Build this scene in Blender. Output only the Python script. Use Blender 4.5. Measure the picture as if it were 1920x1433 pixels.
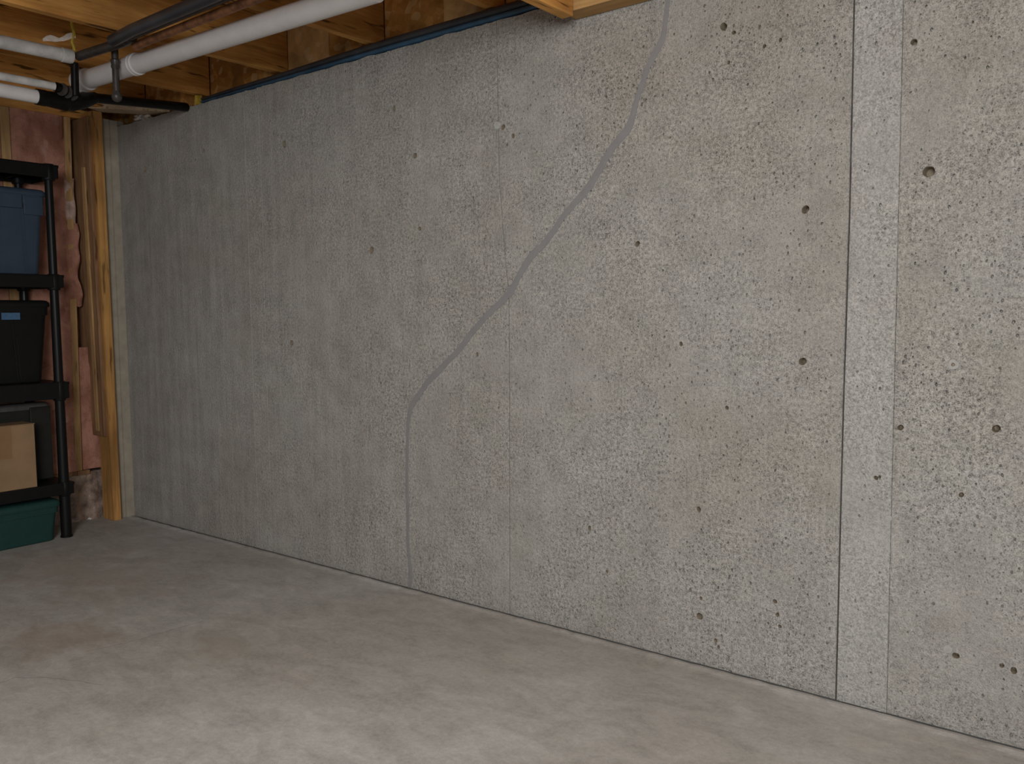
import bpy, bmesh, math, random
from mathutils import Vector, Matrix, noise
from mathutils.geometry import delaunay_2d_cdt
random.seed(7)
scn = bpy.context.scene
for o in list(bpy.data.objects): bpy.data.objects.remove(o)
COL = scn.collection

# ------------------------------------------------------------------ camera
CAM = Vector((4.979, -2.630, 1.190))
yaw, pit, rol = [math.radians(a) for a in (128.247, 4.496, -0.578)]
F = Vector((math.cos(pit)*math.cos(yaw), math.cos(pit)*math.sin(yaw), -math.sin(pit)))
RT = F.cross(Vector((0, 0, 1))).normalized(); UP = RT.cross(F)
RT, UP = RT*math.cos(rol)+UP*math.sin(rol), UP*math.cos(rol)-RT*math.sin(rol)
cd = bpy.data.cameras.new('camera'); cam = bpy.data.objects.new('camera', cd); COL.objects.link(cam)
cd.sensor_width = 36.0; cd.lens = 1624.4/1920*36; cd.clip_start = .05
cam.matrix_world = Matrix(((RT.x, UP.x, -F.x, CAM.x), (RT.y, UP.y, -F.y, CAM.y), (RT.z, UP.z, -F.z, CAM.z), (0, 0, 0, 1)))
scn.camera = cam
# ------------------------------------------------------------------ light
vs = scn.view_settings
vs.view_transform = 'Standard'; vs.look = 'None'; vs.gamma = 1; vs.use_curve_mapping = False; vs.exposure = 0.0
w = bpy.data.worlds.new('basement_ambient'); scn.world = w; w.use_nodes = True
w.node_tree.nodes['Background'].inputs[0].default_value = (1.0, .98, .95, 1)
w.node_tree.nodes['Background'].inputs[1].default_value = .16
def area(name, loc, target, size, size_y, power, col):
    l = bpy.data.lights.new(name, 'AREA'); l.shape = 'RECTANGLE'; l.size = size; l.size_y = size_y
    l.energy = power; l.color = col
    o = bpy.data.objects.new(name, l); COL.objects.link(o); o.location = loc
    o.rotation_euler = (Vector(target)-Vector(loc)).to_track_quat('-Z', 'Y').to_euler()
    return o
area('window_behind_offscreen', (5.9, -4.3, 1.75), (2.6, -.3, 1.0), 1.6, 1.1, 126, (.985, .99, 1.0))
area('ceiling_lamp_offscreen', (3.9, -2.9, 2.32), (3.7, -2.5, 0), .6, .6, 32, (1.0, .99, .975))

# ------------------------------------------------------------------ node helpers
class NT:
    def __init__(s, name, rough=.9, spec=.3):
        s.m = bpy.data.materials.new(name); s.m.use_nodes = True; s.t = s.m.node_tree
        s.b = s.t.nodes['Principled BSDF']; s.b.inputs['Roughness'].default_value = rough
        s.b.inputs['Specular IOR Level'].default_value = spec
        g = s.t.nodes.new('ShaderNodeNewGeometry'); s.pos = g.outputs['Position']
    def link(s, a, b): s.t.links.new(a, b)
    def put(s, sock, v):
        if hasattr(v, 'is_output'): s.link(v, sock)
        else: sock.default_value = v
    def scale(s, v, loc=(0, 0, 0), src=None):
        n = s.t.nodes.new('ShaderNodeMapping'); s.link(src or s.pos, n.inputs[0])
        n.inputs['Scale'].default_value = v; n.inputs['Location'].default_value = loc; return n.outputs[0]
    def noise(s, sc, det=4, rough=.55, vec=None, dist=0):
        n = s.t.nodes.new('ShaderNodeTexNoise'); s.link(vec or s.pos, n.inputs['Vector'])
        n.inputs['Scale'].default_value = sc; n.inputs['Detail'].default_value = det
        n.inputs['Roughness'].default_value = rough; n.inputs['Distortion'].default_value = dist; return n.outputs[0]
    def voro(s, sc, vec=None, feat='F1'):
        n = s.t.nodes.new('ShaderNodeTexVoronoi'); n.feature = feat; s.link(vec or s.pos, n.inputs['Vector'])
        n.inputs['Scale'].default_value = sc; return n
    def math(s, op, a, b=0.0, clamp=False):
        n = s.t.nodes.new('ShaderNodeMath'); n.operation = op; n.use_clamp = clamp
        s.put(n.inputs[0], a); s.put(n.inputs[1], b); return n.outputs[0]
    def ramp(s, fac, lo, hi, a=0.0, b=1.0):
        n = s.t.nodes.new('ShaderNodeMapRange'); s.put(n.inputs[0], fac)
        for i, v in enumerate((lo, hi, a, b)): n.inputs[i+1].default_value = v
        return n.outputs[0]
    def mix(s, fac, a, b, mode='MIX'):
        n = s.t.nodes.new('ShaderNodeMix'); n.data_type = 'RGBA'; n.blend_type = mode
        s.put(n.inputs[0], fac)
        for i, v in ((6, a), (7, b)):
            s.put(n.inputs[i], v if hasattr(v, 'is_output') or len(v) == 4 else (*v, 1))
        return n.outputs[2]
    def gray(s, v):
        n = s.t.nodes.new('ShaderNodeCombineColor')
        for i in range(3): s.link(v, n.inputs[i])
        return n.outputs[0]
    def sep(s):
        n = s.t.nodes.new('ShaderNodeSeparateXYZ'); s.link(s.pos, n.inputs[0]); return n.outputs
    def color(s, c): s.put(s.b.inputs['Base Color'], c if hasattr(c, 'is_output') or len(c) == 4 else (*c, 1))
    def bump(s, h, dist=.004, strength=1.0):
        n = s.t.nodes.new('ShaderNodeBump'); s.link(h, n.inputs['Height'])
        n.inputs['Distance'].default_value = dist; n.inputs['Strength'].default_value = strength
        s.link(n.outputs[0], s.b.inputs['Normal'])

def pits(N, sc, keep, r0, r1, vec=None):
    """round air holes: 1 inside a pit, 0 outside"""
    v = N.voro(sc, vec)
    sepc = N.t.nodes.new('ShaderNodeSeparateColor'); N.link(v.outputs['Color'], sepc.inputs[0])
    on = N.math('GREATER_THAN', sepc.outputs[0], keep)
    rad = N.ramp(sepc.outputs[1], 0, 1, r0, r1)
    d = N.math('SUBTRACT', rad, v.outputs['Distance'])
    return N.math('MULTIPLY', on, N.ramp(d, 0, .06, 0, 1))

def concrete_wall(name, base, warm, pit=1.0, streak=1.0, mott=1.0):
    N = NT(name, .93, .2)
    big = N.noise(1.7, 3, .5)
    mid = N.noise(9, 5, .6)
    fine = N.noise(85, 4, .65)
    vfine = N.noise(240, 2, .6)
    st = N.noise(1, 4, .6, N.scale((26, 26, 1.3)))
    sep = N.sep()
    c = N.mix(N.ramp(big, .35, .65), base, warm)
    green = N.noise(4.5, 4, .6, N.scale((1, 1, 1), (7, 3, 1)))
    c = N.mix(N.ramp(green, .56, .72, 0, .22), c, (base[0]*.86, base[1]*.86, base[2]*.70))
    pink = N.noise(5.5, 4, .6, N.scale((1, 1, 1), (1, 9, 4)))
    c = N.mix(N.ramp(pink, .56, .72, 0, .20), c, (base[0]*.93, base[1]*.83, base[2]*.78))
    k = N.ramp(mid, .3, .7, 1-.13*mott, 1+.13*mott)
    right = N.ramp(sep[0], .3, 2.6, .30, 1.0)
    patch = N.ramp(N.noise(2.6, 3, .6, N.scale((1, 1, 1), (3, 0, 5))), .36, .64, .30, 1.0)
    patch = N.math('MULTIPLY', patch, right)
    fk = N.math('ADD', N.ramp(fine, .38, .62, -.34, .28), N.ramp(N.noise(40, 3, .6), .36, .64, -.08, .08))
    k = N.math('ADD', k, N.math('MULTIPLY', N.math('MULTIPLY', fk, .35+.65*mott), patch))
    k = N.math('ADD', k, N.math('MULTIPLY', N.ramp(vfine, .38, .62, -.24, .24), N.math('ADD', patch, .25)))
    leftness = N.ramp(sep[0], 0.3, 3.3, 1.0, .30)
    k = N.math('ADD', k, N.math('MULTIPLY', N.ramp(st, .36, .64, -.09*streak, .09*streak), leftness))
    c = N.mix(1.0, c, N.gray(k), 'MULTIPLY')
    wn = N.t.nodes.new('ShaderNodeTexNoise'); N.link(N.pos, wn.inputs['Vector']); wn.inputs['Scale'].default_value = 70
    va = N.t.nodes.new('ShaderNodeVectorMath'); va.operation = 'MULTIPLY_ADD'; N.link(wn.outputs[1], va.inputs[0])
    va.inputs[1].default_value = (.010, .010, .010); N.link(N.pos, va.inputs[2]); W = va.outputs[0]
    p1 = N.math('MULTIPLY', pits(N, 74, .30, .08, .36, W), N.ramp(patch, .2, .8, .15, 1.0))
    p2 = N.math('MULTIPLY', pits(N, 34, .60, .06, .27, W), N.ramp(patch, .1, .8, .5, 1.0))
    pz = N.math('MULTIPLY', pits(N, 1, .68, .04, .20, N.scale((38, 38, 9), (0, 0, 0), W)), leftness)
    hm = None      # honeycombed patches where the pour stayed porous
    for hx, hz, hr in ((4.37, .98, .12), (3.72, .36, .13), (2.90, 1.88, .07), (3.80, 2.05, .14), (2.42, .12, .12), (3.35, 1.93, .15)):
        dx = N.math('SUBTRACT', sep[0], hx); dz = N.math('SUBTRACT', sep[2], hz)
        d = N.math('SQRT', N.math('ADD', N.math('MULTIPLY', dx, dx), N.math('MULTIPLY', dz, dz)))
        m = N.ramp(d, hr*.4, hr*1.15, 1, 0); hm = m if hm is None else N.math('MAXIMUM', hm, m)
    hm = N.math('MAXIMUM', hm, N.math('MULTIPLY', N.ramp(sep[2], .02, .30, .8, 0), right))
    ph = N.math('MULTIPLY', pits(N, 44, .25, .08, .36, W), hm)
    p = N.math('MULTIPLY', N.math('MAXIMUM', N.math('MAXIMUM', N.math('MAXIMUM', p1, p2), pz), ph), pit)
    dark_specks = N.math('MULTIPLY', pits(N, 105, .45, .06, .28, N.scale((1, 1, 1), (.31, .17, .53), W)), N.math('MULTIPLY', patch, pit))
    c = N.mix(N.math('MULTIPLY', dark_specks, .45), c, (.12, .113, .10))      # small dark specks mixed into the wall colour
    lw = N.ramp(N.noise(75, 3, .7, N.scale((1, 1, 1), (4, 4, 4))), .56, .63, 0, .50)
    c = N.mix(N.math('MULTIPLY', lw, patch), c, (base[0]*1.42, base[1]*1.42, base[2]*1.40))
    N.color(c)
    h = N.math('ADD', N.math('MULTIPLY', fine, .75), N.math('MULTIPLY', mid, .5))
    h = N.math('ADD', h, N.math('MULTIPLY', vfine, .2))
    h = N.math('ADD', h, N.math('MULTIPLY', N.math('MULTIPLY', st, leftness), .22))
    h = N.math('SUBTRACT', h, N.math('MULTIPLY', p, .6))
    N.bump(h, .009, .85)
    return N.m

def plain(name, col, rough=.6, spec=.4, var=.10, sc=30, bump=0, metal=0):
    N = NT(name, rough, spec)
    n = N.noise(sc, 4, .6)
    c = N.mix(1.0, (*col, 1), N.gray(N.ramp(n, .3, .7, 1-var, 1+var)), 'MULTIPLY')
    N.color(c); N.b.inputs['Metallic'].default_value = metal
    if bump: N.bump(n, bump, .6)
    return N.m

def wood(name, a, b, axis, dark=.5, knots=True):
    N = NT(name, .75, .25)
    s = [22, 22, 22]; s[axis] = 1.6
    g = N.noise(1, 6, .65, N.scale(tuple(s)), 1.2)
    c = N.mix(N.ramp(g, .35, .65), a, b)
    f = N.noise(1, 3, .6, N.scale(tuple(x*5 for x in s)))
    c = N.mix(1.0, c, N.gray(N.ramp(f, .3, .7, .86, 1.12)), 'MULTIPLY')
    m = N.noise(3, 3, .5)
    c = N.mix(1.0, c, N.gray(N.ramp(m, .3, .7, .72, 1.22)), 'MULTIPLY')
    if knots:
        ss = [9, 9, 9]; ss[axis] = 3.2
        kn = pits(N, 1, .55, .04, .20, N.scale(tuple(ss)))
        c = N.mix(N.math('MULTIPLY', kn, dark), c, tuple(x*.16 for x in b))
        cr = [40, 40, 40]; cr[axis] = 5
        ck = N.ramp(N.noise(1, 2, .5, N.scale(tuple(cr), (3, 1, 2))), .63, .70, 0, dark)
        c = N.mix(ck, c, tuple(x*.12 for x in b))
    N.color(c); N.bump(f, .0015, .5)
    return N.m

def osb(name, a, b, d):
    N = NT(name, .8, .2)
    v1 = N.voro(1, N.scale((13, 34, 22)))
    v2 = N.voro(1, N.scale((30, 12, 30), (2, 5, 1)))
    s1 = N.t.nodes.new('ShaderNodeSeparateColor'); N.link(v1.outputs['Color'], s1.inputs[0])
    s2 = N.t.nodes.new('ShaderNodeSeparateColor'); N.link(v2.outputs['Color'], s2.inputs[0])
    c = N.mix(s1.outputs[0], a, b)
    c = N.mix(N.math('MULTIPLY', N.math('GREATER_THAN', s2.outputs[1], .6), .6), c, b)
    c = N.mix(N.math('MULTIPLY', N.math('GREATER_THAN', s2.outputs[0], .86), .75), c, d)
    n = N.noise(5, 4, .6)
    c = N.mix(1.0, c, N.gray(N.ramp(n, .3, .7, .6, 1.3)), 'MULTIPLY')
    N.color(c); N.bump(s1.outputs[0], .002, .5)
    return N.m

M = {}
M['wall'] = concrete_wall('wall_concrete', (.330, .322, .300), (.305, .289, .261))
M['pilaster'] = concrete_wall('smooth_filler_concrete', (.365, .362, .345), (.345, .338, .32), .45, .9, .55)
M['core'] = plain('inner_wall_concrete', (.315, .305, .283), .95, .1)
M['hole'] = plain('rust_tinted_hole_concrete', (.270, .225, .165), .95, .1, .25, 200)
M['plug'] = plain('mortar_plug', (.36, .355, .335), .95, .1, .12, 120, .002)
M['sealant'] = plain('grey_crack_sealant', (.216, .212, .211), .75, .2, .06, 16, .0012)
M['white_pvc'] = plain('white_pvc', (.60, .575, .56), .38, .5, .06, 12)
M['old_pvc'] = plain('scuffed_white_pvc', (.50, .485, .46), .45, .45, .25, 14)
M['black_pipe'] = plain('black_abs', (.006, .0055, .005), .35, .15, .4, 30)
M['dark_iron'] = plain('dark_iron', (.040, .034, .030), .42, .5, .45, 40, .001)
M['copper'] = plain('tarnished_copper', (.21, .090, .042), .5, .4, .6, 18, 0, .15)
M['black_plastic'] = plain('black_shelf_resin', (.0065, .0066, .0066), .45, .2, .15, 60)
M['blue_tote'] = plain('slate_blue_plastic', (.040, .060, .088), .45, .3, .08, 20)
M['black_tote'] = plain('black_tote_plastic', (.0085, .0086, .0084), .5, .16, .1, 20)
M['grey_tote'] = plain('charcoal_tote_plastic', (.020, .020, .017), .55, .2, .1, 20)
M['green_tote'] = plain('dark_green_plastic', (.014, .048, .042), .5, .25, .1, 20)
M['label'] = plain('blue_paper_label', (.06, .13, .23), .7, .2, .2, 60)
M['lid_grey'] = plain('grey_lid_plastic', (.085, .08, .072), .6, .3, .2, 25)
M['cardboard'] = plain('brown_cardboard', (.275, .18, .10), .85, .15, .10, 9)
M['tape'] = plain('brown_packing_tape', (.25, .145, .07), .5, .35, .08, 9)
M['seam'] = plain('polished_black_resin', (.0065, .0066, .0066), .22, .5, .15, 60)
M['rib'] = plain('polished_blue_plastic', (.040, .060, .088), .22, .5, .08, 20)
M['rib_black'] = plain('polished_black_plastic', (.0085, .0086, .0084), .22, .5, .1, 20)
M['wood_y'] = wood('joist_lumber', (.66, .34, .095), (.46, .205, .050), 1, .85)
M['wood_x'] = wood('header_lumber', (.52, .32, .13), (.40, .225, .08), 0, .3, False)
M['wood_z'] = wood('stud_lumber', (.50, .27, .085), (.33, .16, .05), 2, .6)
M['wood_zp'] = wood('pale_stud_lumber', (.46, .29, .13), (.33, .19, .08), 2, .6)
M['wood_zb'] = wood('brown_stud_lumber', (.30, .17, .085), (.19, .10, .05), 2, .6)
M['plank'] = wood('weathered_plank', (.62, .50, .36), (.48, .37, .25), 1, .5)
M['osb'] = osb('osb_rim', (.58, .30, .085), (.38, .175, .045), (.62, .40, .18))
M['osb_pale'] = osb('osb_pale', (.68, .44, .20), (.58, .36, .15), (.70, .50, .27))
M['subfloor'] = osb('osb_subfloor', (.58, .30, .085), (.38, .175, .045), (.62, .40, .18))
M['gasket'] = plain('charcoal_sill_wrap', (.040, .041, .046), .35, .4, .35, 7)
M['gasket_blue'] = plain('blue_sill_foam', (.032, .080, .135), .38, .5, .35, 7)
M['poly'] = plain('cloudy_poly_sheet', (.27, .205, .165), .22, .6, .6, 16, .02)
M['paper_pink'] = plain('pinkish_facing_paper', (.46, .33, .27), .8, .2, .35, 25, .004)
M['return'] = plain('warm_grey_concrete_return', (.335, .298, .238), .92, .15, .14, 14, .003)
M['scrap'] = plain('pale_plastic_scrap', (.52, .50, .47), .3, .5, .3, 20, .01)
M['yellow'] = plain('yellow_foam', (.50, .36, .05), .7, .3, .3, 30)
M['paper'] = plain('torn_white_paper', (.62, .55, .48), .8, .2, .15, 40)
def insulation():
    N = NT('pink_fibreglass', .8, .35)
    a = N.noise(7, 5, .6, None, .6); b = N.noise(26, 5, .65)
    c = N.mix(N.ramp(a, .35, .65), (.44, .215, .155), (.30, .132, .085))
    c = N.mix(N.ramp(b, .55, .72, 0, .5), c, (.17, .062, .035))
    c = N.mix(N.ramp(N.noise(13, 4, .6, N.scale((1, 1, 1), (5, 1, 1))), .60, .72, 0, .5), c, (.52, .33, .28))
    N.color(c); N.bump(N.math('ADD', a, N.math('MULTIPLY', b, .4)), .02, .7); return N.m
M['pink'] = insulation()
def floor_mat():
    N = NT('trowelled_concrete_slab', .72, .35)
    big = N.noise(1.1, 4, .55, None, .5); mid = N.noise(5, 6, .62, N.scale((1, 1.6, 1)), .8)
    fine = N.noise(70, 4, .6); vf = N.noise(220, 2, .5); sep = N.sep()
    c = N.mix(N.ramp(big, .38, .62), (.435, .433, .415), (.388, .374, .349))
    c = N.mix(N.ramp(N.noise(2.2, 4, .6, N.scale((1, 1, 1), (4, 2, 0))), .52, .68, 0, .5), c, (.365, .345, .310))
    k = N.math('ADD', N.ramp(mid, .32, .68, .86, 1.12), N.ramp(fine, .36, .64, -.07, .06))
    k = N.math('ADD', k, N.ramp(N.noise(22, 5, .65, N.scale((1, 1.5, 1), (3, 3, 0)), .5), .36, .64, -.07, .06))
    k = N.math('ADD', k, N.ramp(vf, .36, .64, -.05, .05))
    c = N.mix(1.0, c, N.gray(k), 'MULTIPLY')
    def stain(x, y, rx, ry, col, amt, c):
        dx = N.math('DIVIDE', N.math('SUBTRACT', sep[0], x), rx); dy = N.math('DIVIDE', N.math('SUBTRACT', sep[1], y), ry)
        d = N.math('SQRT', N.math('ADD', N.math('MULTIPLY', dx, dx), N.math('MULTIPLY', dy, dy)))
        d = N.math('ADD', d, N.ramp(N.noise(6, 4, .6), .3, .7, -.55, .55))
        return N.mix(N.ramp(d, .35, 1.15, amt, 0), c, col)
    c = stain(1.72, -1.20, .24, .20, (.285, .215, .155), .48, c)
    c = stain(2.25, -.90, .20, .16, (.285, .255, .205), .5, c)
    c = stain(.9, -.75, .6, .3, (.32, .265, .220), .5, c)
    N.color(c)
    N.link(N.ramp(mid, .3, .7, .62, .82), N.b.inputs['Roughness'])
    h = N.math('ADD', N.math('MULTIPLY', mid, .6), N.math('MULTIPLY', fine, .25)); N.bump(h, .003, .5)
    return N.m
M['floor'] = floor_mat()
M['crackline'] = plain('dark_hairline_dirt', (.14, .125, .105), .9, .1)

# ------------------------------------------------------------------ object helpers
def wloc(o):
    v = Vector(o.location)
    while o.parent: o = o.parent; v += o.location
    return v
def obj(name, bm, mats, parent=None, smooth=False, base=True):
    bmesh.ops.recalc_face_normals(bm, faces=bm.faces)
    if parent: org = wloc(parent)
    elif base:
        xs = [v.co for v in bm.verts]
        lo = Vector([min(c[i] for c in xs) for i in range(3)]); hi = Vector([max(c[i] for c in xs) for i in range(3)])
        org = Vector(((lo.x+hi.x)/2, (lo.y+hi.y)/2, lo.z))
    else: org = Vector((0, 0, 0))
    for v in bm.verts: v.co -= org
    me = bpy.data.meshes.new(name); bm.to_mesh(me); bm.free()
    for m in (mats if isinstance(mats, (list, tuple)) else [mats]): me.materials.append(M[m])
    if smooth:
        for p in me.polygons: p.use_smooth = True
    o = bpy.data.objects.new(name, me); COL.objects.link(o)
    if parent: o.parent = parent
    else: o.location = org
    return o
def thing(name, loc, label, cat, group=None):
    o = bpy.data.objects.new(name, None); COL.objects.link(o); o.location = loc; o.empty_display_size = .05
    return tag(o, label, cat, group)
def tag(o, label, cat, group=None):
    o['label'] = label; o['category'] = cat
    if group: o['group'] = group
    return o
def struct(o, label=None):
    o['kind'] = 'structure'
    if label: o['label'] = label
    return o
def add_hexa(bm, b, t):
    """b,t: four corners each (x,y,z), same winding"""
    vb = [bm.verts.new(p) for p in b]; vt = [bm.verts.new(p) for p in t]
    fs = [bm.faces.new(vb[::-1]), bm.faces.new(vt)]
    for i in range(4): fs.append(bm.faces.new((vb[i], vb[(i+1) % 4], vt[(i+1) % 4], vt[i])))
    return fs
def add_box(bm, lo, hi, bev=0.0):
    (x0, y0, z0), (x1, y1, z1) = lo, hi
    n0 = len(bm.edges)
    fs = add_hexa(bm, [(x0, y0, z0), (x1, y0, z0), (x1, y1, z0), (x0, y1, z0)], [(x0, y0, z1), (x1, y0, z1), (x1, y1, z1), (x0, y1, z1)])
    if bev:
        es = list({e for f in fs for e in f.edges})
        bmesh.ops.bevel(bm, geom=es, offset=bev, segments=2, profile=.6, affect='EDGES')
def box(name, lo, hi, mat, parent=None, bev=0.0):
    bm = bmesh.new(); add_box(bm, lo, hi, bev); return obj(name, bm, mat, parent)
def add_tube(bm, pts, rad, seg=18, cap=True):
    pts = [Vector(p) for p in pts]; n = len(pts)
    rads = rad if isinstance(rad, (list, tuple)) else [rad]*n
    rings = []; ref = None
    for i, p in enumerate(pts):
        d = (pts[min(i+1, n-1)]-pts[max(i-1, 0)]).normalized()
        if d.length < 1e-6: d = (pts[-1]-pts[0]).normalized()
        if ref is None: ref = Vector((0, 0, 1)) if abs(d.z) < .9 else Vector((1, 0, 0))
        a = d.cross(ref).normalized(); b = a.cross(d).normalized(); ref = b
        rings.append([bm.verts.new(p+(a*math.cos(t)+b*math.sin(t))*rads[i]) for t in [2*math.pi*k/seg for k in range(seg)]])
    for r0, r1 in zip(rings, rings[1:]):
        for k in range(seg): bm.faces.new((r0[k], r0[(k+1) % seg], r1[(k+1) % seg], r1[k]))
    if cap: bm.faces.new(rings[0][::-1]); bm.faces.new(rings[-1])
def shade(o, ang=35):
    me = o.data
    for p in me.polygons: p.use_smooth = True
    me.set_sharp_from_angle(angle=math.radians(ang)) if hasattr(me, 'set_sharp_from_angle') else None
    return o
def tube(name, pts, rad, mat, parent=None, seg=18):
    bm = bmesh.new(); add_tube(bm, pts, rad, seg); return shade(obj(name, bm, mat, parent))
def ring_tube(name, a, b, profile, mat, parent=None, seg=24):
    """lathe along a->b: profile [(t along 0..1, radius)], t may repeat for sharp steps"""
    a, b = Vector(a), Vector(b); bm = bmesh.new(); d = (b-a).normalized()
    ref = Vector((0, 0, 1)) if abs(d.z) < .9 else Vector((1, 0, 0))
    u = d.cross(ref).normalized(); v = u.cross(d).normalized(); rings = []
    for t, r in profile:
        c = a.lerp(b, t); rings.append([bm.verts.new(c+(u*math.cos(q)+v*math.sin(q))*r) for q in [2*math.pi*k/seg for k in range(seg)]])
    for r0, r1 in zip(rings, rings[1:]):
        for k in range(seg): bm.faces.new((r0[k], r0[(k+1) % seg], r1[(k+1) % seg], r1[k]))
    bm.faces.new(rings[0][::-1]); bm.faces.new(rings[-1])
    return shade(obj(name, bm, mat, parent))
def lerp_path(pts, z):
    """x of a polyline (x,z) with z descending"""
    for (x0, z0), (x1, z1) in zip(pts, pts[1:]):
        if z0 >= z >= z1: return x0+(x1-x0)*(z0-z)/max(z0-z1, 1e-9)
    return pts[-1][0] if z < pts[-1][1] else pts[0][0]

# ------------------------------------------------------------------ STRUCTURE: long concrete wall
H = 2.30
core = struct(box('wall_right', (-.3, .040, -.05), (6.0, .26, H-.012), 'core'), 'long grey poured concrete foundation wall with vertical form joints')
HOLES = [(1.543,2.004,.0145),(2.405,1.849,.0111),(2.288,2.059,.009),(2.131,1.475,.014),(2.425,1.548,.0085),(1.554,1.061,.0125),(1.726,.235,.0076),(2.731,1.03,.0075),(4.04,1.495,.0113),(4.039,1.036,.0114),(4.382,1.571,.0148),(4.568,.868,.0101),(4.325,.853,.0085),(4.487,.218,.009),(3.628,1.084,.0066),(3.794,.879,.0062),(3.461,1.426,.009),(3.703,.165,.0108),(3.707,.228,.0055),(3.963,.269,.0068),(3.972,.227,.006),(3.98,.191,.006),(3.762,.095,.006),(3.772,.074,.0055),(3.771,2.087,.0118),(3.805,2.062,.0067),(3.905,2.001,.0057),(3.955,2.01,.0057),(3.789,1.974,.005),(4.335,1.929,.0085),(2.875,1.9,.0095),(.283,2.024,.0145),(.871,2.056,.0095),(4.488,.677,.0065),(4.601,.218,.0058),(4.63,.211,.0087),(3.697,.531,.008),(3.336,.253,.0058),(2.923,1.861,.0075),(4.458,1.038,.0044),(3.261,.404,.0072),(3.483,.705,.005),(4.262,.70,.006),(4.272,.704,.0045)]
J = [ [(-.02, H), (-.02, 0)], [(1.236, H), (1.237, 0)], [(1.352, H), (1.36, 1.95), (1.352, 1.2), (1.349, 0)],
      [(2.846, H), (2.851, 1.72), (2.872, 1.45), (2.893, 1.25), (2.890, .8), (2.881, 0)],
      [(4.171, H), (4.170, 1.5), (4.163, .9), (4.158, 0)], [(4.304, H), (4.306, 0)], [(5.8, H), (5.8, 0)] ]
GAP = [0, .0058, .0018, .0026, .0050, .0003, 0]; CH = [0, .0016, .0010, .0022, .0022, .0022, 0]
YF = [0, -.0012, .0, .0, -.0020, .0]
POROUS = ((4.37, .98, .12), (3.72, .36, .13), (2.90, 1.88, .07), (3.80, 2.05, .14), (2.42, .12, .12), (3.35, 1.93, .15))
def air_holes(i):
    rs = random.Random(900+i); out = []; cell = {}
    def free(x, z, r):
        if any((x-a)**2+(z-b)**2 < (1.9*r+c*1.45+.003)**2 for a, b, c in HOLES): return False
        g = (int(x/.02), int(z/.02))
        for u in (-1, 0, 1):
            for v in (-1, 0, 1):
                for a, b, c in cell.get((g[0]+u, g[1]+v), ()):
                    if (x-a)**2+(z-b)**2 < (1.9*(r+c)+.0008)**2: return False
        cell.setdefault(g, []).append((x, z, r)); return True
    xa, xb = min(p[0] for p in J[i]), max(p[0] for p in J[i+1])
    n = int((xb-xa)*H*1500)
    for k in range(n):
        x, z = rs.uniform(xa, xb), rs.uniform(.02, H-.03)
        dens = min(1, .12+.30*max(0, x-.3))*(.35+.65*(noise.noise(Vector((x*2.6, 3, z*2.6))) > -.1))*(.4 if i == 4 else 1)
        if x > 4.75 or rs.random() > dens: continue
        r = .0014+.0028*rs.random()**3
        if lerp_path(J[i], z)+.022 < x < lerp_path(J[i+1], z)-.022 and free(x, z, r): out.append((x, z, r))
    for hx, hz, hr in POROUS:
        for k in range(int(hr*hr*5200)):
            x, z = rs.gauss(hx, hr*.5), rs.gauss(hz, hr*.5); r = .0016+.0036*rs.random()**2
            if .02 < z < H-.03 and lerp_path(J[i], z)+.022 < x < lerp_path(J[i+1], z)-.022 and free(x, z, r): out.append((x, z, r))
    return out
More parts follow.
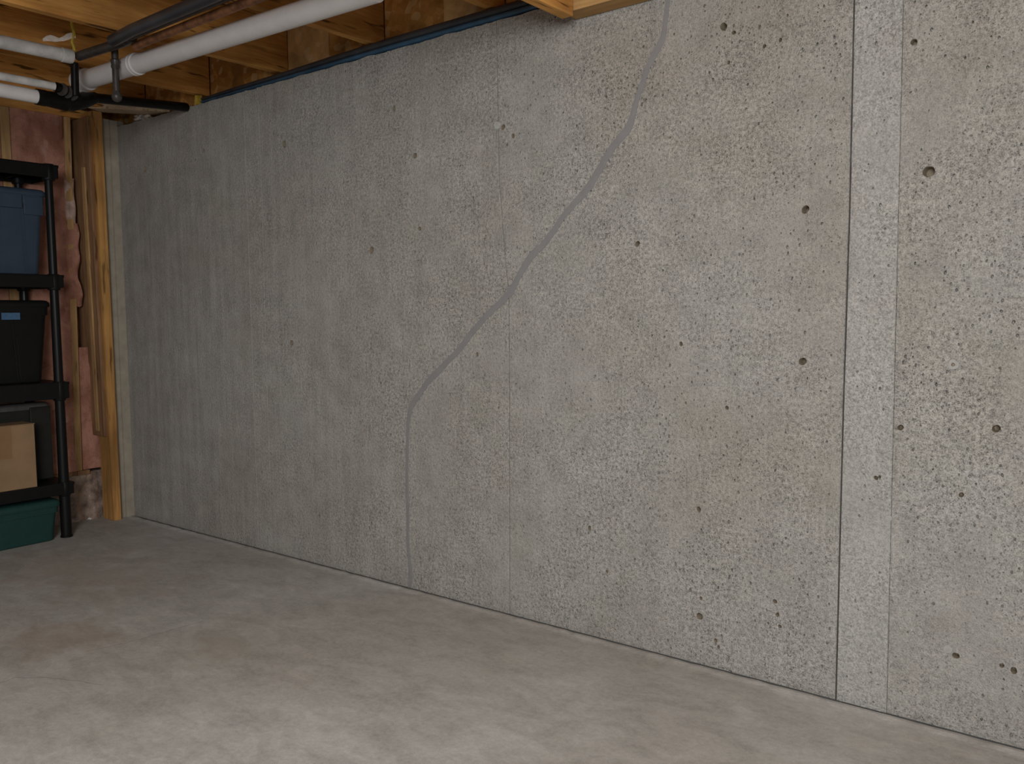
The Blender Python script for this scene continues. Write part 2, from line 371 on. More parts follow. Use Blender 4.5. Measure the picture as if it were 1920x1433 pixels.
def make_panel(i):
    rs = random.Random(40+i); yf = YF[i]; bm = bmesh.new()
    nz = 150
    zs = [H*(1-k/nz) for k in range(nz+1)]
    def jit(k, s): return noise.noise(Vector((k*.9, s*7.3, 1.7)))*.0026+noise.noise(Vector((k*.23, s*3.1, 9.2)))*.0030+max(0, noise.noise(Vector((k*.31, s*5.7, 4.4)))-.30)*.030*(1.0 if s in (7, 9, 8) else .4)
    def side(j, sgn):   # joint j, sgn +1 -> this panel lies right of it
        return [(lerp_path(J[j], z)+sgn*(GAP[j]/2+CH[j]*(.75+.6*abs(noise.noise(Vector((z*9, j*5.0, sgn)))))+max(0, jit(k, j*2+sgn))), z) for k, z in enumerate(zs)]
    L = side(i, 1); R = side(i+1, -1)
    x0, x1 = L[0][0], R[0][0]; nt = max(6, int((x1-x0)/.02)); top = []
    for k in range(1, nt):
        x = x0+(x1-x0)*k/nt
        top.append((x, H+noise.noise(Vector((x*11, 2, 3)))*.006-abs(noise.noise(Vector((x*31, 7, 3))))*.005))
    loop = L[::-1]+top+R          # bottom-left up, across top, down right
    fv = [bm.verts.new((x, yf, z)) for x, z in loop]
    edges = [bm.edges.new((fv[a], fv[(a+1) % len(fv)])) for a in range(len(fv))]
    outer = list(edges)
    rings = []
    for (hx, hz, hr) in HOLES:
        if lerp_path(J[i], hz)+hr+.006 < hx < lerp_path(J[i+1], hz)-hr-.006:
            n = 28; ph = rs.random()*6; ec = 1+rs.random()*.18
            def rr(t, hr=hr, ph=ph): return hr*(1+.10*math.sin(2*t+ph)+.03*math.sin(5*t+ph*2))
            ring = [bm.verts.new((hx+rr(t)*math.cos(t), yf, hz+ec*rr(t)*math.sin(t))) for t in [2*math.pi*q/n for q in range(n)]]
            es = [bm.edges.new((ring[q], ring[(q+1) % n])) for q in range(n)]
            edges += es; rings.append((ring, hx, hz, hr, ec))
    small = []
    for (hx, hz, hr) in air_holes(i):
        n = 7; ph = rs.random()*6; el = 1+rs.random()*.6
        ring = [bm.verts.new((hx+hr*(1+.2*math.sin(2*t+ph))*math.cos(t), yf, hz+el*hr*(1+.2*math.sin(3*t+ph))*math.sin(t))) for t in [2*math.pi*q/n for q in range(n)]]
        edges += [bm.edges.new((ring[q], ring[(q+1) % n])) for q in range(n)]; small.append((ring, hx, hz, hr))
    bm.verts.index_update(); av = list(bm.verts)
    owner = [-1]*len(av)
    for k, r_ in enumerate([r[0] for r in rings]+[r[0] for r in small]):
        for v in r_: owner[v.index] = k
    res = delaunay_2d_cdt([Vector((v.co.x, v.co.z)) for v in av], [(e.verts[0].index, e.verts[1].index) for e in edges], [], 1, 1e-7)
    om = []
    for co, o_ in zip(res[0], res[3]):
        if o_: om.append(o_[0])
        else: om.append(len(av)); owner.append(-1); av.append(bm.verts.new((co.x, yf, co.y)))
    for f in res[2]:
        t = [om[q] for q in f]
        if owner[t[0]] >= 0 and owner[t[0]] == owner[t[1]] == owner[t[2]]: continue      # mouth of a hole
        bm.faces.new([av[q] for q in t])
    for ring, hx, hz, hr, ec in rings:
        n = len(ring); prev = ring; dp = min(.037, hr*3.2)
        for f, dy in ((.93, .25), (.86, 1.0)):
            nr = [bm.verts.new((hx+(v.co.x-hx)*f, yf+dp*dy, hz+(v.co.z-hz)*f)) for v in ring]
            for q in range(n):
                fc = bm.faces.new((prev[q], prev[(q+1) % n], nr[(q+1) % n], nr[q])); fc.material_index = 1
            prev = nr
        fc = bm.faces.new(prev); fc.material_index = 1
    for ring, hx, hz, hr in small:
        n = len(ring); dp = hr*2.4
        nr = [bm.verts.new((hx+(v.co.x-hx)*.75, yf+dp, hz+(v.co.z-hz)*.75)) for v in ring]
        for q in range(n): bm.faces.new((ring[q], ring[(q+1) % n], nr[(q+1) % n], nr[q]))
        bm.faces.new(nr)
    # chamfered sides running back to the core
    ext = []
    nL, nT = len(L), len(top)
    for a, (x, z) in enumerate(loop):
        if a < nL: cx = CH[i]; xx = lerp_path(J[i], z)+GAP[i]/2; zz = z
        elif a >= nL+nT: cx = CH[i+1]; xx = lerp_path(J[i+1], z)-GAP[i+1]/2; zz = z
        else: cx = .006; xx = x; zz = z-.001
        ext.append((xx, zz, max(cx, .0005)))
    mid = [bm.verts.new((xx, yf+cx, zz)) for xx, zz, cx in ext]
    back = [bm.verts.new((xx, .046, zz)) for xx, zz, cx in ext]
    m = len(fv)
    for A, B in ((fv, mid), (mid, back)):
        for a in range(m-1):
            fc = bm.faces.new((A[a], A[a+1], B[a+1], B[a]))
            if A is mid and (a < nL-1 or a >= nL+nT): fc.material_index = 2
    for f in bm.faces:
        f.normal_update()
    o = obj('panel', bm, [['wall', 'wall', 'wall', 'wall', 'pilaster', 'wall'][i], 'hole', 'core'], core)
    return o
PLAB = {4: 'narrow smoother pale concrete strip', 1: 'narrow concrete filler strip'}
for i in range(6):
    o = make_panel(i)
    if i in PLAB: o['label'] = PLAB[i]
# mortar-filled tie rings on the wall face
for (x, z, r, hole) in ((4.458, 1.038, .0155, 1), (2.846, 1.911, .016, 0), (4.3, .585, .010, 0), (2.295, 1.059, .009, 0), (4.466, .232, .013, 0), (3.477, .704, .009, 0)):
    bm = bmesh.new(); n = 22
    rings = []
    for f, y in ((1.0, .001), (.9, -.0022), (.34, -.0026), (.30, .004 if hole else -.0012)):
        rings.append([bm.verts.new((x+f*r*(1+.07*math.sin(3*t+x*9)+.05*math.sin(5*t))*math.cos(t), y, z+f*r*(1+.07*math.sin(3*t+x*9))*math.sin(t))) for t in [2*math.pi*q/n for q in range(n)]])
    for a, b in zip(rings, rings[1:]):
        for q in range(n): bm.faces.new((a[q], a[(q+1) % n], b[(q+1) % n], b[q]))
    fc = bm.faces.new(rings[-1]); fc.material_index = 1
    obj('tie_plug', bm, ['plug', 'hole' if hole else 'plug'], core)

# back concrete return beside the corner post
wb = struct(box('wall_back', (-.32, -.094, -.05), (-.012, .0395, 2.335), 'return'), 'short grey concrete return in the room corner')
bm = bmesh.new(); add_hexa(bm, [(-.02, -.052, 0), (0, -.050, 0), (0, -.0005, 0), (-.02, -.0005, 0)], [(-.02, -.046, 2.33), (0, -.044, 2.33), (0, -.0005, 2.33), (-.02, -.0005, 2.33)])
obj('panel', bm, 'return', wb)

# floor slab with raised, gritty edge along the wall
bm = bmesh.new()
xs = [-.6+.04*k for k in range(176)]
prof = [(-5.2, 0), (-3, 0), (-1.5, 0), (-.6, 0), (-.2, 0), (-.07, 0), (-.055, .001), (-.034, .005), (-.0205, .004), (-.0195, -.05)]
rows = []
for x in xs:
    j = noise.noise(Vector((x*4.3, 1, 1))); j2 = noise.noise(Vector((x*17, 4, 1)))
    rows.append([bm.verts.new((x, y+(j*.003+j2*.0018 if y > -.05 else 0)*(1 if y < -.012 else .6), z*(1+.8*j2) if z > 0 else z)) for y, z in prof])
for a, b in zip(rows, rows[1:]):
    for k in range(len(prof)-1): bm.faces.new((a[k], b[k], b[k+1], a[k+1]))
floor = struct(obj('floor', bm, 'floor', base=False), 'grey trowelled concrete slab floor')
box('slab_base', (-.6, -5.2, -.12), (6.4, .03, -.05), 'core', floor)
def ribbon(name, pts, wds, z, mat, parent):
    bm = bmesh.new(); prev = None
    for i, (x, y) in enumerate(pts):
        a = Vector(pts[max(i-1, 0)]); b = Vector(pts[min(i+1, len(pts)-1)]); d = (b-a).normalized(); n = Vector((-d.y, d.x))*wds[i]
        cur = [bm.verts.new((x+n.x, y+n.y, z*.2)), bm.verts.new((x, y, z)), bm.verts.new((x-n.x, y-n.y, z*.2))]
        if prev:
            bm.faces.new((prev[0], prev[1], cur[1], cur[0])); bm.faces.new((prev[1], prev[2], cur[2], cur[1]))
        prev = cur
    return obj(name, bm, mat, parent)
def dense(pts, n, jit):
    out = []
    for i in range(len(pts)-1):
        for k in range(n):
            t = k/n; p = [pts[i][c]+(pts[i+1][c]-pts[i][c])*t for c in range(2)]
            out.append((p[0]+noise.noise(Vector((p[0]*23, p[1]*23, 3)))*jit, p[1]+noise.noise(Vector((p[0]*23, p[1]*23, 8)))*jit))
    out.append(pts[-1]); return out
for pts, wd in (([(1.951,-1.53),(1.944,-1.461),(2.009,-1.412),(2.086,-1.37),(2.146,-1.346),(2.235,-1.315)], .0016), ([(1.905,-1.21),(1.93,-1.13),(1.944,-1.075),(1.953,-.955),(1.965,-.783)], .0011)):
    d = dense(pts, 8, .008)
    ribbon('hairline_crack', d, [wd*(.35+.9*abs(noise.noise(Vector((k*.5, 2, 2)))))*min(1, (len(d)-1-k)/6+.1) for k in range(len(d))], .0007, 'crackline', floor)

# ------------------------------------------------------------------ crack sealant on the wall
CR = [(3.585,2.29,.0075),(3.575,2.226,.0079),(3.568,2.163,.0088),(3.556,2.097,.0106),(3.543,2.074,.0124),(3.523,2.044,.0125),(3.497,2.005,.0099),(3.478,1.955,.0108),(3.456,1.906,.01),(3.443,1.863,.0127),(3.425,1.821,.0158),(3.393,1.793,.0147),(3.35,1.75,.0139),(3.303,1.687,.0141),(3.261,1.635,.0152),(3.215,1.596,.0134),(3.161,1.551,.0116),(3.113,1.499,.0128),(3.064,1.449,.0129),(3.014,1.414,.015),(2.981,1.38,.0155),(2.94,1.327,.0132),(2.911,1.283,.0154),(2.879,1.254,.0144),(2.825,1.215,.0125),(2.775,1.178,.0137),(2.727,1.136,.0128),(2.684,1.097,.0139),(2.632,1.045,.013),(2.572,1.0,.0131),(2.511,.95,.0144),(2.458,.91,.0134),(2.411,.86,.0136),(2.365,.812,.0137),(2.345,.77,.0114),(2.334,.711,.0103),(2.328,.618,.0092),(2.321,.477,.0092),(2.323,.337,.0093),(2.32,.218,.0093),(2.324,.136,.0093),(2.33,.102,.0116),(2.332,.054,.014),(2.328,.025,.0093),(2.324,.004,.0085)]
def sealant():
    pts = [Vector((x, z)) for x, z, _ in CR]; S = []
    for i in range(len(CR)-1):
        p0, p1, p2, p3 = [pts[min(max(i+k, 0), len(CR)-1)] for k in (-1, 0, 1, 2)]
        n = max(2, int((p2-p1).length/.008))
        for k in range(n):
            t = k/n
            p = .5*((2*p1)+(p2-p0)*t+(2*p0-5*p1+4*p2-p3)*t*t+(3*p1-p0-3*p2+p3)*t**3)
            S.append((p, CR[i][2]+(CR[i+1][2]-CR[i][2])*t))
    S.append((pts[-1], CR[-1][2]))
    bm = bmesh.new(); rings = []
    for i, (p, wd) in enumerate(S):
        d = (S[min(i+1, len(S)-1)][0]-S[max(i-1, 0)][0]).normalized(); nrm = Vector((-d.y, d.x))
        jl = wd*(1+.26*noise.noise(Vector((i*.35, 0, 0)))+.12*noise.noise(Vector((i*1.1, 5, 0))))
        jr = wd*(1+.26*noise.noise(Vector((i*.35, 9, 0)))+.12*noise.noise(Vector((i*1.1, 3, 7))))
        ht = .0022+.0008*noise.noise(Vector((i*.2, 2, 2)))
        rings.append([bm.verts.new((p.x+nrm.x*o, y, p.y+nrm.y*o)) for o, y in ((jl, .001), (jl*.93, -.0018), (jl*.55, -ht), (0, -ht*.92), (-jr*.55, -ht), (-jr*.93, -.0018), (-jr, .001))])
    for a, b in zip(rings, rings[1:]):
        for k in range(7): bm.faces.new((a[k], a[(k+1) % 7], b[(k+1) % 7], b[k]))
    bm.faces.new(rings[0]); bm.faces.new(rings[-1][::-1])
    o = shade(obj('crack_sealant', bm, 'sealant'), 60)
    return tag(o, 'grey sealant strip following a diagonal crack down the concrete wall', 'sealant')
sealant()

# ------------------------------------------------------------------ ceiling: subfloor, joists, rim
ceil = struct(box('ceiling', (-.4, -4.2, 2.60), (6.2, .3, 2.62), 'subfloor'), 'brown wood-strand subfloor above the joists')
JLAB = {.14: 'floor joist next to the room corner above the stud wall', .79: 'floor joist ending over the yellow foam stub', 1.455: 'long orange floor joist crossing above the dark pipes', 2.125: 'floor joist crossing above the long white pipe', 2.80: 'floor joist beside the header beam'}
for x, lb in JLAB.items():
    bm = bmesh.new(); add_box(bm, (x-.02, -3.6, 2.36), (x+.02, .088, 2.598), .002)
    tag(obj('floor_joist', bm, 'wood_y'), lb, 'joist', 'ceiling floor joists')
rim = struct(box('trim_1', (-.34, .125, 2.30), (3.3, .14, 2.60), 'subfloor'), 'strand-board rim on top of the concrete wall')
box('end_board', (-.34, -.093, 2.336), (-.305, .124, 2.60), 'osb', rim)
jx = [-.28, .14, .79, 1.455, 2.125, 2.80, 3.25]
for k in range(6):
    a, b = jx[k]+.022, jx[k+1]-.022
    if k == 3: cuts = [(a, a+.30, 'osb_pale'), (a+.302, b, 'osb')]
    elif k == 4: cuts = [(a, a+.35, 'osb'), (a+.352, b, 'osb_pale')]
    else: cuts = [(a, b, 'osb')]
    for c0, c1, mt in cuts: box('rim_panel', (c0, .092 if mt == 'osb' else .088, 2.34), (c1, .124, 2.60), mt, rim, .001)
# sill: charcoal wrap with blue foam gasket below
def sill():
    t = thing('sill_gasket', (2.0, .03, H), 'dark wrapped sill plate with glossy blue gasket on top of the concrete wall', 'sill gasket')
    bm = bmesh.new(); prev = None; n = 60
    prof = [(.085, .030), (.012, .026), (.004, .031), (.000, .040), (.002, .050), (.010, .057), (.085, .060)]
    prof2 = [(.085, .002), (.014, .003), (.003, .006), (-.002, .013), (-.0005, .021), (.006, .0255), (.085, .0285)]
    for pr, nm, mt in ((prof, 'sill_wrap', 'gasket'), (prof2, 'foam_strip', 'gasket_blue')):
        bm = bmesh.new(); rings = []
        for k in range(n+1):
            x = .86+(3.21-.86)*k/n; s = .55+.45*min(1, (x-.86)/1.4)
            wv = noise.noise(Vector((x*2.1, 3, 1)))*.001
            rings.append([bm.verts.new((x, y+wv, H+z*s+noise.noise(Vector((x*2.3, 8, y*9)))*.0012)) for y, z in pr])
        for a, b in zip(rings, rings[1:]):
            for q in range(7): bm.faces.new((a[q], a[(q+1) % 7], b[(q+1) % 7], b[q]))
        bm.faces.new(rings[0]); bm.faces.new(rings[-1][::-1])
        shade(obj(nm, bm, mt, t), 50)
sill()
# dropped opening at the right: trimmer joist and header beam
bm = bmesh.new(); add_box(bm, (3.215, -3.6, 2.205), (3.262, -.092, 2.47), .003)
tag(obj('trimmer_joist', bm, 'wood_y'), 'dropped trimmer joist meeting the end of the pale header beam', 'joist')
bm = bmesh.new(); add_box(bm, (3.215, -.090, 2.225), (4.6, -.004, 2.47), .003)
tag(obj('header_beam', bm, 'wood_x'), 'pale wooden header beam fixed along the wall top above the sealed crack', 'beam')

# ------------------------------------------------------------------ pipes under the joists
def pvc_long():
    a, b = Vector((.86, -.612, 2.292)), Vector((2.75, -.522, 2.292))
    t = thing('long_white_pipe', a, 'long thick white plastic drain pipe running parallel to the concrete wall', 'pipe')
    tube('pipe_run', [a, b], .0415, 'white_pvc', t, 28)
    d = (b-a).normalized(); L = (b-a).length
    ring_tube('end_hub', a-d*.03, a+d*.055, [(0, .046), (0, .050), (.30, .051), (.36, .046), (.62, .046), (.68, .0505), (.95, .0495), (1, .042)], 'white_pvc', t, 28)
    c = a+d*.44
    ring_tube('coupling', c-d*.02, c+d*.02, [(0, .042), (.1, .047), (.45, .0475), (.5, .0445), (.6, .0475), (.95, .0465), (1, .042)], 'white_pvc', t, 28)
pvc_long()
def white_a():
    t = thing('short_white_pipe', (1.06, -.9, 2.34), 'white plastic pipe with a capped end below the orange joist', 'pipe')
    a, b = Vector((1.045, -1.6, 2.328)), Vector((1.08, -.762, 2.328))
    tube('pipe_run', [a, b], .0275, 'old_pvc', t, 24)
    d = (b-a).normalized()
    ring_tube('end_cap', b-d*.045, b+d*.004, [(0, .028), (.05, .0305), (.8, .0305), (.95, .0285), (1, .022)], 'old_pvc', t, 24)
white_a()
tag(tube('thin_grey_pipe', [(1.028, -1.6, 2.197), (1.028, -.95, 2.199), (1.029, -.819, 2.199)], .0168, 'old_pvc', None, 20), 'thin scuffed pale pipe between the two thicker white pipes', 'pipe')
def white_c():
    t = thing('low_white_pipe', (1.0, -.95, 2.15), 'lowest white plastic pipe plugged into the black drain fitting', 'pipe')
    a, b = Vector((1.01, -1.6, 2.148)), Vector((.998, -.872, 2.148))
    tube('pipe_run', [a, b], .029, 'white_pvc', t, 24)
white_c()
def black_drain():
    t = thing('black_drain_pipe', (.98, -.7, 2.15), 'black plastic drain pipe with fitting running to the top of the concrete wall', 'pipe')
    ring_tube('socket', (.998, -.885, 2.148), (.99, -.74, 2.150), [(0, .0295), (0, .034), (.25, .035), (.3, .033), (.9, .040), (1, .030)], 'black_pipe', t, 24)
    tube('reducer', [(1.029, -.815, 2.199), (1.02, -.77, 2.192), (1.0, -.71, 2.178)], [.0205, .024, .026], 'black_pipe', t, 20)
    tube('elbow', [(.995, -.80, 2.150), (.985, -.73, 2.155), (.965, -.67, 2.175), (.945, -.60, 2.205)], [.036, .040, .036, .026], 'black_pipe', t, 22)
    tube('pipe_run', [(.955, -.66, 2.196), (.74, -.012, 2.297)], .0225, 'black_pipe', t, 20)
    tube('riser', [(1.052, -.742, 2.17), (1.06, -.742, 2.31)], .0165, 'black_pipe', t, 18)
    for k, (x, y, z) in enumerate(((1.04, -.795, 2.19), (1.035, -.77, 2.185), (1.03, -.745, 2.18))):
        ring_tube('clamp', (x, y, z), (x-.004, y+.008, z-.001), [(0, .027), (.3, .0285), (.7, .0285), (1, .027)], 'dark_iron', t, 20)
black_drain()
def drop_pipe():
    x, y = 1.262, -.664
    t = thing('drop_pipe', (x, y, 2.12), 'dark vertical drop pipe with collars in front of the long white pipe', 'pipe')
    tube('pipe_run', [(x, y, 2.155), (x, y, 2.37)], .0145, 'dark_iron', t, 18)
    ring_tube('collar', (x, y, 2.355), (x, y, 2.395), [(0, .015), (.1, .021), (.5, .019), (.9, .021), (1, .012)], 'dark_iron', t)
    ring_tube('collar', (x, y, 2.265), (x, y, 2.305), [(0, .015), (.15, .0185), (.5, .017), (.85, .0195), (1, .015)], 'dark_iron', t)
    ring_tube('ball_joint', (x, y, 2.125), (x, y, 2.170), [(0, .008), (.15, .017), (.4, .0215), (.65, .021), (.9, .016), (1, .0145)], 'dark_iron', t)
drop_pipe()
PL = [('elbowed_dark_pipe', [(1.085, -.735, 2.335), (1.42, -.705, 2.338), (1.50, -.712, 2.338)], .020, 'dark_iron', 'dark iron pipe leading to the capped white pipe under the joists'),
      ('black_vent_pipe', [(1.44, -.765, 2.325), (1.62, -.780, 2.325), (3.2, -.80, 2.325)], .0235, 'gasket', 'thick dark grey pipe at the outer side of the overhead bundle'),
      ('slate_conduit', [(1.47, -.722, 2.342), (1.66, -.730, 2.338), (3.2, -.744, 2.338)], .0185, 'dark_iron', 'thin dark conduit in the middle of the overhead pipe bundle'),
      ('copper_pipe', [(1.46, -.680, 2.316), (1.60, -.688, 2.316), (3.2, -.694, 2.316)], .0165, 'copper', 'tarnished brown copper pipe beside the dark overhead bundle')]
for nm, pts, r, mt, lb in PL: tag(tube(nm, pts, r, mt, None, 18), lb, 'pipe')
# small things up there
bm = bmesh.new(); add_hexa(bm, [(.795, .005, 2.302), (.825, .005, 2.302), (.825, .03, 2.302), (.795, .03, 2.302)], [(.800, .005, 2.352), (.828, .007, 2.348), (.826, .03, 2.352), (.798, .03, 2.355)])
tag(obj('yellow_foam_stub', bm, 'yellow'), 'small yellow foam stub standing on the wall top beside the black pipe', 'foam')
def crumple(name, c, size, mat, seed, parent=None):
    bm = bmesh.new(); bmesh.ops.create_icosphere(bm, subdivisions=3, radius=1)
    for v in bm.verts:
        n = 1+.55*noise.noise(v.co*1.9+Vector((seed, 0, 0)))+.25*noise.noise(v.co*5+Vector((0, seed, 0)))
        v.co = Vector((c[0]+v.co.x*size[0]*n, c[1]+v.co.y*size[1]*n, c[2]+v.co.z*size[2]*n))
    return obj(name, bm, mat, parent)
tag(crumple('plastic_scrap', (.19, .045, 2.325), (.060, .035, .022), 'scrap', 3), 'crumpled cloudy plastic scrap lying on the concrete wall top by the corner', 'scrap')
tag(crumple('plastic_scrap', (.30, .022, 2.318), (.028, .016, .013), 'paper', 8), 'small white paper scrap lying on the concrete wall top', 'scrap')
bm = bmesh.new(); pr = None
for k in range(9):
    t = k/8; p = Vector((1.03+.045*t, -.86+.12*t, 2.385+.035*t+.006*math.sin(t*9)))
    wv = .006+.008*abs(math.sin(t*6)); cur = [bm.verts.new(p+Vector((0, 0, wv))), bm.verts.new(p+Vector((.004, 0, -wv))), bm.verts.new(p+Vector((-.004, .003, 0)))]
    if pr:
        for q in range(3): bm.faces.new((pr[q], pr[(q+1) % 3], cur[(q+1) % 3], cur[q]))
    pr = cur
tag(obj('paper_strip', bm, 'paper'), 'torn white paper strip caught above the capped white pipe', 'scrap')
tag(tube('yellow_wire', [(1.07, -.745, 2.356), (1.072, -.748, 2.375), (1.066, -.752, 2.395), (1.074, -.745, 2.43), (1.068, -.75, 2.47), (1.07, -.75, 2.597)], .0065, 'yellow', None, 10), 'short yellow wire hanging down to the capped white pipe', 'wire')

# ------------------------------------------------------------------ stud wall on the left
XW = -.118
sw = struct(box('wall_left', (-.34, -3.4, -.02), (-.262, -.094, 2.60), 'core'), 'framed wall with pink insulation between wooden studs')
def batt(name, y0, y1, z0, z1, xf, amp, seed, mat, parent, wob=0.0):
    ny, nz = max(6, int((y1-y0)/.012)), int((z1-z0)/.016); bm = bmesh.new(); G = []
    for i in range(nz+1):
        row = []
        for j in range(ny+1):
            y = y0+(y1-y0)*j/ny; z = z0+(z1-z0)*i/nz
            e = min(1, 8*min(j, ny-j)/ny+.1)
            n = noise.fractal(Vector((y*9+seed, z*7, seed)), 1, 2, 4)*amp*e+amp*.8*e
            n += amp*.4*abs(noise.noise(Vector((y*22, z*5+seed, 2))))
            row.append(bm.verts.new((xf+n*(min(1, 6*min(i, nz-i)/nz+.1) if wob else 1), y+wob*noise.noise(Vector((z*8, seed, 1+(j > ny/2)))), z+wob*noise.noise(Vector((y*30, seed, z*3))))))
        G.append(row)
    for a, b in zip(G, G[1:]):
        for j in range(ny): bm.faces.new((a[j], a[j+1], b[j+1], b[j]))
    rim_ = [G[0][j] for j in range(ny+1)]+[G[i][ny] for i in range(1, nz+1)]+[G[nz][j] for j in range(ny-1, -1, -1)]+[G[i][0] for i in range(nz-1, 0, -1)]
    bk = [bm.verts.new((-.262, v.co.y, v.co.z)) for v in rim_]
    for k in range(len(rim_)): bm.faces.new((rim_[k], bk[k], bk[(k+1) % len(rim_)], rim_[(k+1) % len(rim_)]))
    bm.faces.new(bk)
    return shade(obj(name, bm, mat, parent), 70)
batt('insulation_batt', -.538, -.252, .30, 2.335, XW-.012, .014, 3, 'pink', sw)
batt('insulation_batt', -1.35, -.590, .05, 2.335, XW-.012, .014, 11, 'pink', sw)
batt('insulation_batt', -.236, -.097, .30, 1.02, XW-.03, .016, 21, 'pink', sw)
batt('insulation_batt', -.236, -.168, 1.02, 2.335, -.235, .012, 23, 'pink', sw)
batt('insulation_batt', -.300, -.196, 1.26, 1.74, XW-.012, .022, 51, 'pink', sw, .02)
q = batt('insulation_facing', -.262, -.208, 1.74, 1.99, XW-.008, .014, 61, 'paper_pink', sw, .012); q['label'] = 'torn pale facing paper over the stud'
p = batt('poly_sheet', -.50, -.097, .0, .285, XW-.035, .032, 31, 'poly', sw); p['label'] = 'crumpled cloudy plastic sheet below the insulation'
def stud(y0b, y1b, y0t, y1t, z0, z1, mt):
    bm = bmesh.new(); add_hexa(bm, [(-.255, y0b, z0), (XW, y0b, z0), (XW, y1b, z0), (-.255, y1b, z0)], [(-.255, y0t, z1), (XW, y0t, z1), (XW, y1t, z1), (-.255, y1t, z1)])
    bmesh.ops.bevel(bm, geom=bm.edges[:], offset=.002, segments=1, affect='EDGES'); return obj('stud', bm, mt, sw)
stud(-.283, -.243, -.249, -.213, .285, 2.335, 'wood_zp')
stud(-.587, -.540, -.587, -.540, .02, 2.335, 'wood_zp')
box('top_plate', (-.255, -3.3, 2.335), (XW+.006, -.10, 2.385), 'wood_y', sw, .002)
box('bottom_plate', (-.255, -.50, .275), (XW+.012, -.205, .300), 'wood_zb', sw, .002)
# corner post: timber end post with a thin batten nailed on
cp = thing('corner_post', (-.03, -.12, 0), 'orange wooden corner post between pink insulation and the concrete wall', 'post')
bm = bmesh.new(); add_hexa(bm, [(-.095, -.144, 0), (.031, -.144, 0), (.031, -.098, 0), (-.095, -.098, 0)], [(-.095, -.160, 2.362), (.031, -.160, 2.362), (.031, -.104, 2.362), (-.095, -.104, 2.362)])
bmesh.ops.bevel(bm, geom=bm.edges[:], offset=.003, segments=2, affect='EDGES'); obj('post_timber', bm, 'wood_z', cp)
bm = bmesh.new(); add_hexa(bm, [(-.245, -.166, .50), (.006, -.166, .50), (.006, -.145, .50), (-.245, -.145, .50)], [(-.245, -.180, 2.33), (.006, -.180, 2.33), (.006, -.161, 2.33), (-.245, -.161, 2.33)])
bmesh.ops.bevel(bm, geom=bm.edges[:], offset=.002, segments=1, affect='EDGES'); obj('side_board', bm, 'wood_zb', cp)
bm = bmesh.new(); add_hexa(bm, [(-.075, -.174, .53), (-.045, -.174, .53), (-.045, -.165, .53), (-.075, -.165, .53)], [(-.075, -.188, 2.05), (-.045, -.188, 2.05), (-.045, -.177, 2.05), (-.075, -.177, 2.05)])
o = obj('batten', bm, 'wood_zp', cp); o['label'] = 'pale thin batten'
# plank from the post top to the wall top
bm = bmesh.new()
A, B = Vector((.04, -.150, 2.363)), Vector((.53, .06, 2.303)); d = (B-A).normalized(); s = Vector((-d.y, d.x, 0)).normalized()*-.06
add_hexa(bm, [A-s, A+s, B+s, B-s], [A-s+Vector((0, 0, .03)), A+s+Vector((0, 0, .03)), B+s+Vector((0, 0, .03)), B-s+Vector((0, 0, .03))])
tag(obj('loose_plank', bm, 'plank'), 'weathered pale plank laid from the corner post to the wall top', 'plank')

# ------------------------------------------------------------------ shelving unit
su = thing('shelving_unit', (.05, -.9, 0), 'black plastic shelving unit holding totes against the insulated wall', 'shelves')
XF, XB, YR, YL = .205, -.10, -.440, -1.36
TIERS = [(1.930, 2.000), (1.353, 1.422), (.760, .849), (.238, .303)]
for z0, z1 in TIERS:
    bm = bmesh.new()
    add_box(bm, (XB, YL, z1-.016), (XF, YR, z1), .004)
    add_box(bm, (XF-.016, YL, z0), (XF+.001, YR-.004, z1-.003), .004)
    add_box(bm, (XB-.001, YL, z0), (XB+.016, YR-.004, z1-.003), .004)
    add_box(bm, (XB, YR-.018, z0), (XF-.01, YR-.001, z1-.003), .004)
    sh = obj('shelf', bm, 'black_plastic', su)
    for k in range(4):
        y = -.60-.2*k; box('underside_rib', (XB+.016, y-.004, z0+.012), (XF-.016, y+.004, z1-.016), 'black_plastic', sh)
    for (cx, cy) in ((.176, -.484), (-.07, -.535)):
        ring_tube('corner_sleeve', (cx, cy, z0-.012), (cx, cy, z1+.004), [(0, .029), (.1, .033), (.9, .033), (1, .028)], 'black_plastic', sh, 20)
for (cx, cy) in ((.176, -.484), (-.07, -.535), (.176, -1.31), (-.07, -1.31)):
    prof = []
    zs = [0, .008, .012, .24, .30, .76, .85, 1.353, 1.42, 1.94]
    rr = [.031, .031, .0275, .0275, .0265, .0245, .024, .022, .0215, .020]
    lg = ring_tube('leg', (cx, cy, 0), (cx, cy, 1.94), [(z/1.94, r) for z, r in zip(zs, rr)], 'black_plastic', su, 22)
    for (za, ra), (zb, rb) in (((.853, .024), (1.351, .022)), ((1.425, .0214), (1.928, .0202))):   # moulded seam ridge
        u = Vector((.93, -.37, 0)); v = Vector((.37, .93, 0))*.0019; bm = bmesh.new()
        q = lambda z, r: [Vector((cx, cy, z))+u*(r-.001)-v, Vector((cx, cy, z))+u*(r+.0012)-v, Vector((cx, cy, z))+u*(r+.0012)+v, Vector((cx, cy, z))+u*(r-.001)+v]
        add_hexa(bm, q(za, ra), q(zb, rb)); obj('seam', bm, 'seam', lg)

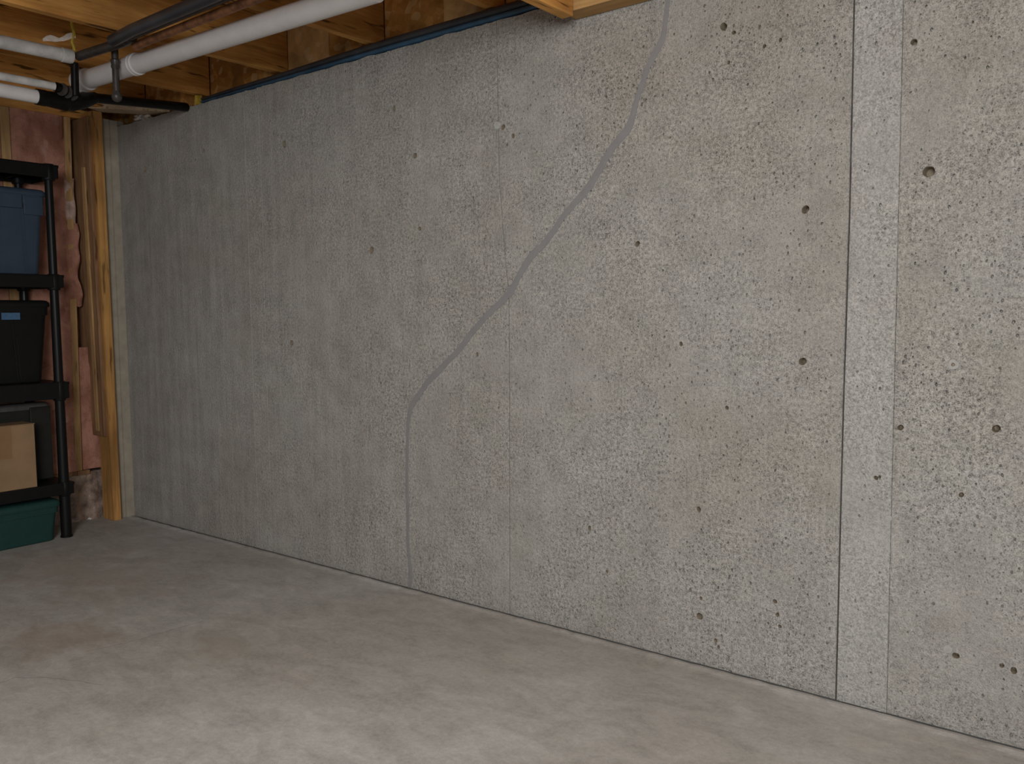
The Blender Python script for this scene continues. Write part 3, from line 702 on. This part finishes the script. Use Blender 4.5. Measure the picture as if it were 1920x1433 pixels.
# ------------------------------------------------------------------ totes
def rrect(x0, x1, y0, y1, r, z, n=6):
    out = []
    for cx, cy, a in ((x1-r, y1-r, 0), (x0+r, y1-r, 90), (x0+r, y0+r, 180), (x1-r, y0+r, 270)):
        for k in range(n+1):
            t = math.radians(a+90*k/n); out.append((cx+r*math.cos(t), cy+r*math.sin(t), z))
    return out
def loft(name, rings, mat, parent):
    bm = bmesh.new(); R = [[bm.verts.new(p) for p in r] for r in rings]
    for a, b in zip(R, R[1:]):
        for k in range(len(a)): bm.faces.new((a[k], a[(k+1) % len(a)], b[(k+1) % len(a)], b[k]))
    bm.faces.new(R[0][::-1]); bm.faces.new(R[-1]); return shade(obj(name, bm, mat, parent), 40)
def tote(name, label, mat, lidmat, x0, x1, y0, y1, z0, z1, tp=.045, skirt=.05):
    t = thing(name, ((x0+x1)/2, (y0+y1)/2, z0), label, 'tote', None)
    r = .03; b = tp
    loft('tub', [rrect(x0+b+.006, x1-b*.6-.006, y0+b+.006, y1-b-.006, r, z0), rrect(x0+b, x1-b*.6, y0+b, y1-b, r, z0+.006),
                 rrect(x0+.016, x1-.012, y0+.016, y1-.016, r, z1-skirt)], mat, t)
    loft('skirt', [rrect(x0+.010, x1-.008, y0+.010, y1-.010, r, z1-skirt-.03), rrect(x0+.008, x1-.006, y0+.008, y1-.008, r, z1-.03)], mat, t)
    lid = loft('lid', [rrect(x0, x1, y0, y1, r+.004, z1-.036), rrect(x0-.002, x1+.002, y0-.002, y1+.002, r+.005, z1-.026), rrect(x0, x1, y0, y1, r+.004, z1-.014),
                 rrect(x0+.010, x1-.010, y0+.010, y1-.010, r, z1-.003), rrect(x0+.022, x1-.022, y0+.022, y1-.022, r, z1)], lidmat, t)
    return t
def front_strip(name, pts, wd, mat, parent, th=.002):
    """thin raised rib through 3-D points on a front (+x) face"""
    bm = bmesh.new(); (ax, ay, az), (bx, by, bz) = pts
    add_hexa(bm, [(ax-.003, ay-wd, az), (ax+th, ay-wd, az), (ax+th, ay+wd, az), (ax-.003, ay+wd, az)], [(bx-.003, by-wd, bz), (bx+th, by-wd, bz), (bx+th, by+wd, bz), (bx-.003, by+wd, bz)])
    return obj(name, bm, mat, parent)
t = tote('blue_tote', 'slate blue plastic tote on the second shelf from the top', 'blue_tote', 'blue_tote', -.04, .150, -1.05, -.481, 1.4225, 1.872)
box('handle', (.140, -.90, 1.765), (.154, -.612, 1.838), 'blue_tote', t, .004)
box('side_pad', (.130, -.602, 1.735), (.145, -.504, 1.83), 'blue_tote', t, .004)
front_strip('rib', [(.126, -.606, 1.436), (.137, -.618, 1.77)], .0016, 'rib', t)
front_strip('rib', [(.126, -.591, 1.436), (.135, -.601, 1.735)], .0016, 'rib', t)
t = tote('black_tote', 'black plastic tote with a blue label on the third shelf', 'black_tote', 'black_tote', -.04, .150, -1.05, -.489, .8495, 1.288, .05)
box('label_tag', (.140, -.739, 1.186), (.1475, -.650, 1.222), 'label', t, .001)
front_strip('rib', [(.122, -.652, .87), (.134, -.668, 1.10)], .0016, 'rib_black', t, .001)
front_strip('rib', [(.122, -.668, .87), (.138, -.690, 1.18)], .0016, 'rib_black', t, .003)
t = tote('charcoal_tote', 'charcoal tote behind the cardboard box on the lowest shelf', 'grey_tote', 'lid_grey', -.040, .045, -1.02, -.475, .3035, .735, .02)
box('side_panel', (.03, -.588, .312), (.052, -.480, .712), 'grey_tote', t, .006)
t = tote('green_tote', 'dark green plastic tote on the floor under the shelving unit', 'green_tote', 'green_tote', -.035, .222, -1.05, -.520, 0, .222, .035, .04)
# cardboard box
cb = thing('cardboard_box', (.11, -.80, .3035), 'brown cardboard box on the lowest shelf in front of the charcoal tote', 'box')
box('carton', (.055, -.98, .3035), (.196, -.630, .638), 'cardboard', cb, .002)
box('top_flap', (.055, -.98, .6385), (.199, -.802, .642), 'cardboard', cb, .0008)
box('top_flap', (.055, -.798, .6385), (.199, -.628, .642), 'cardboard', cb, .0008)
box('tape_strip', (.194, -.822, .47), (.1968, -.745, .636), 'tape', cb)
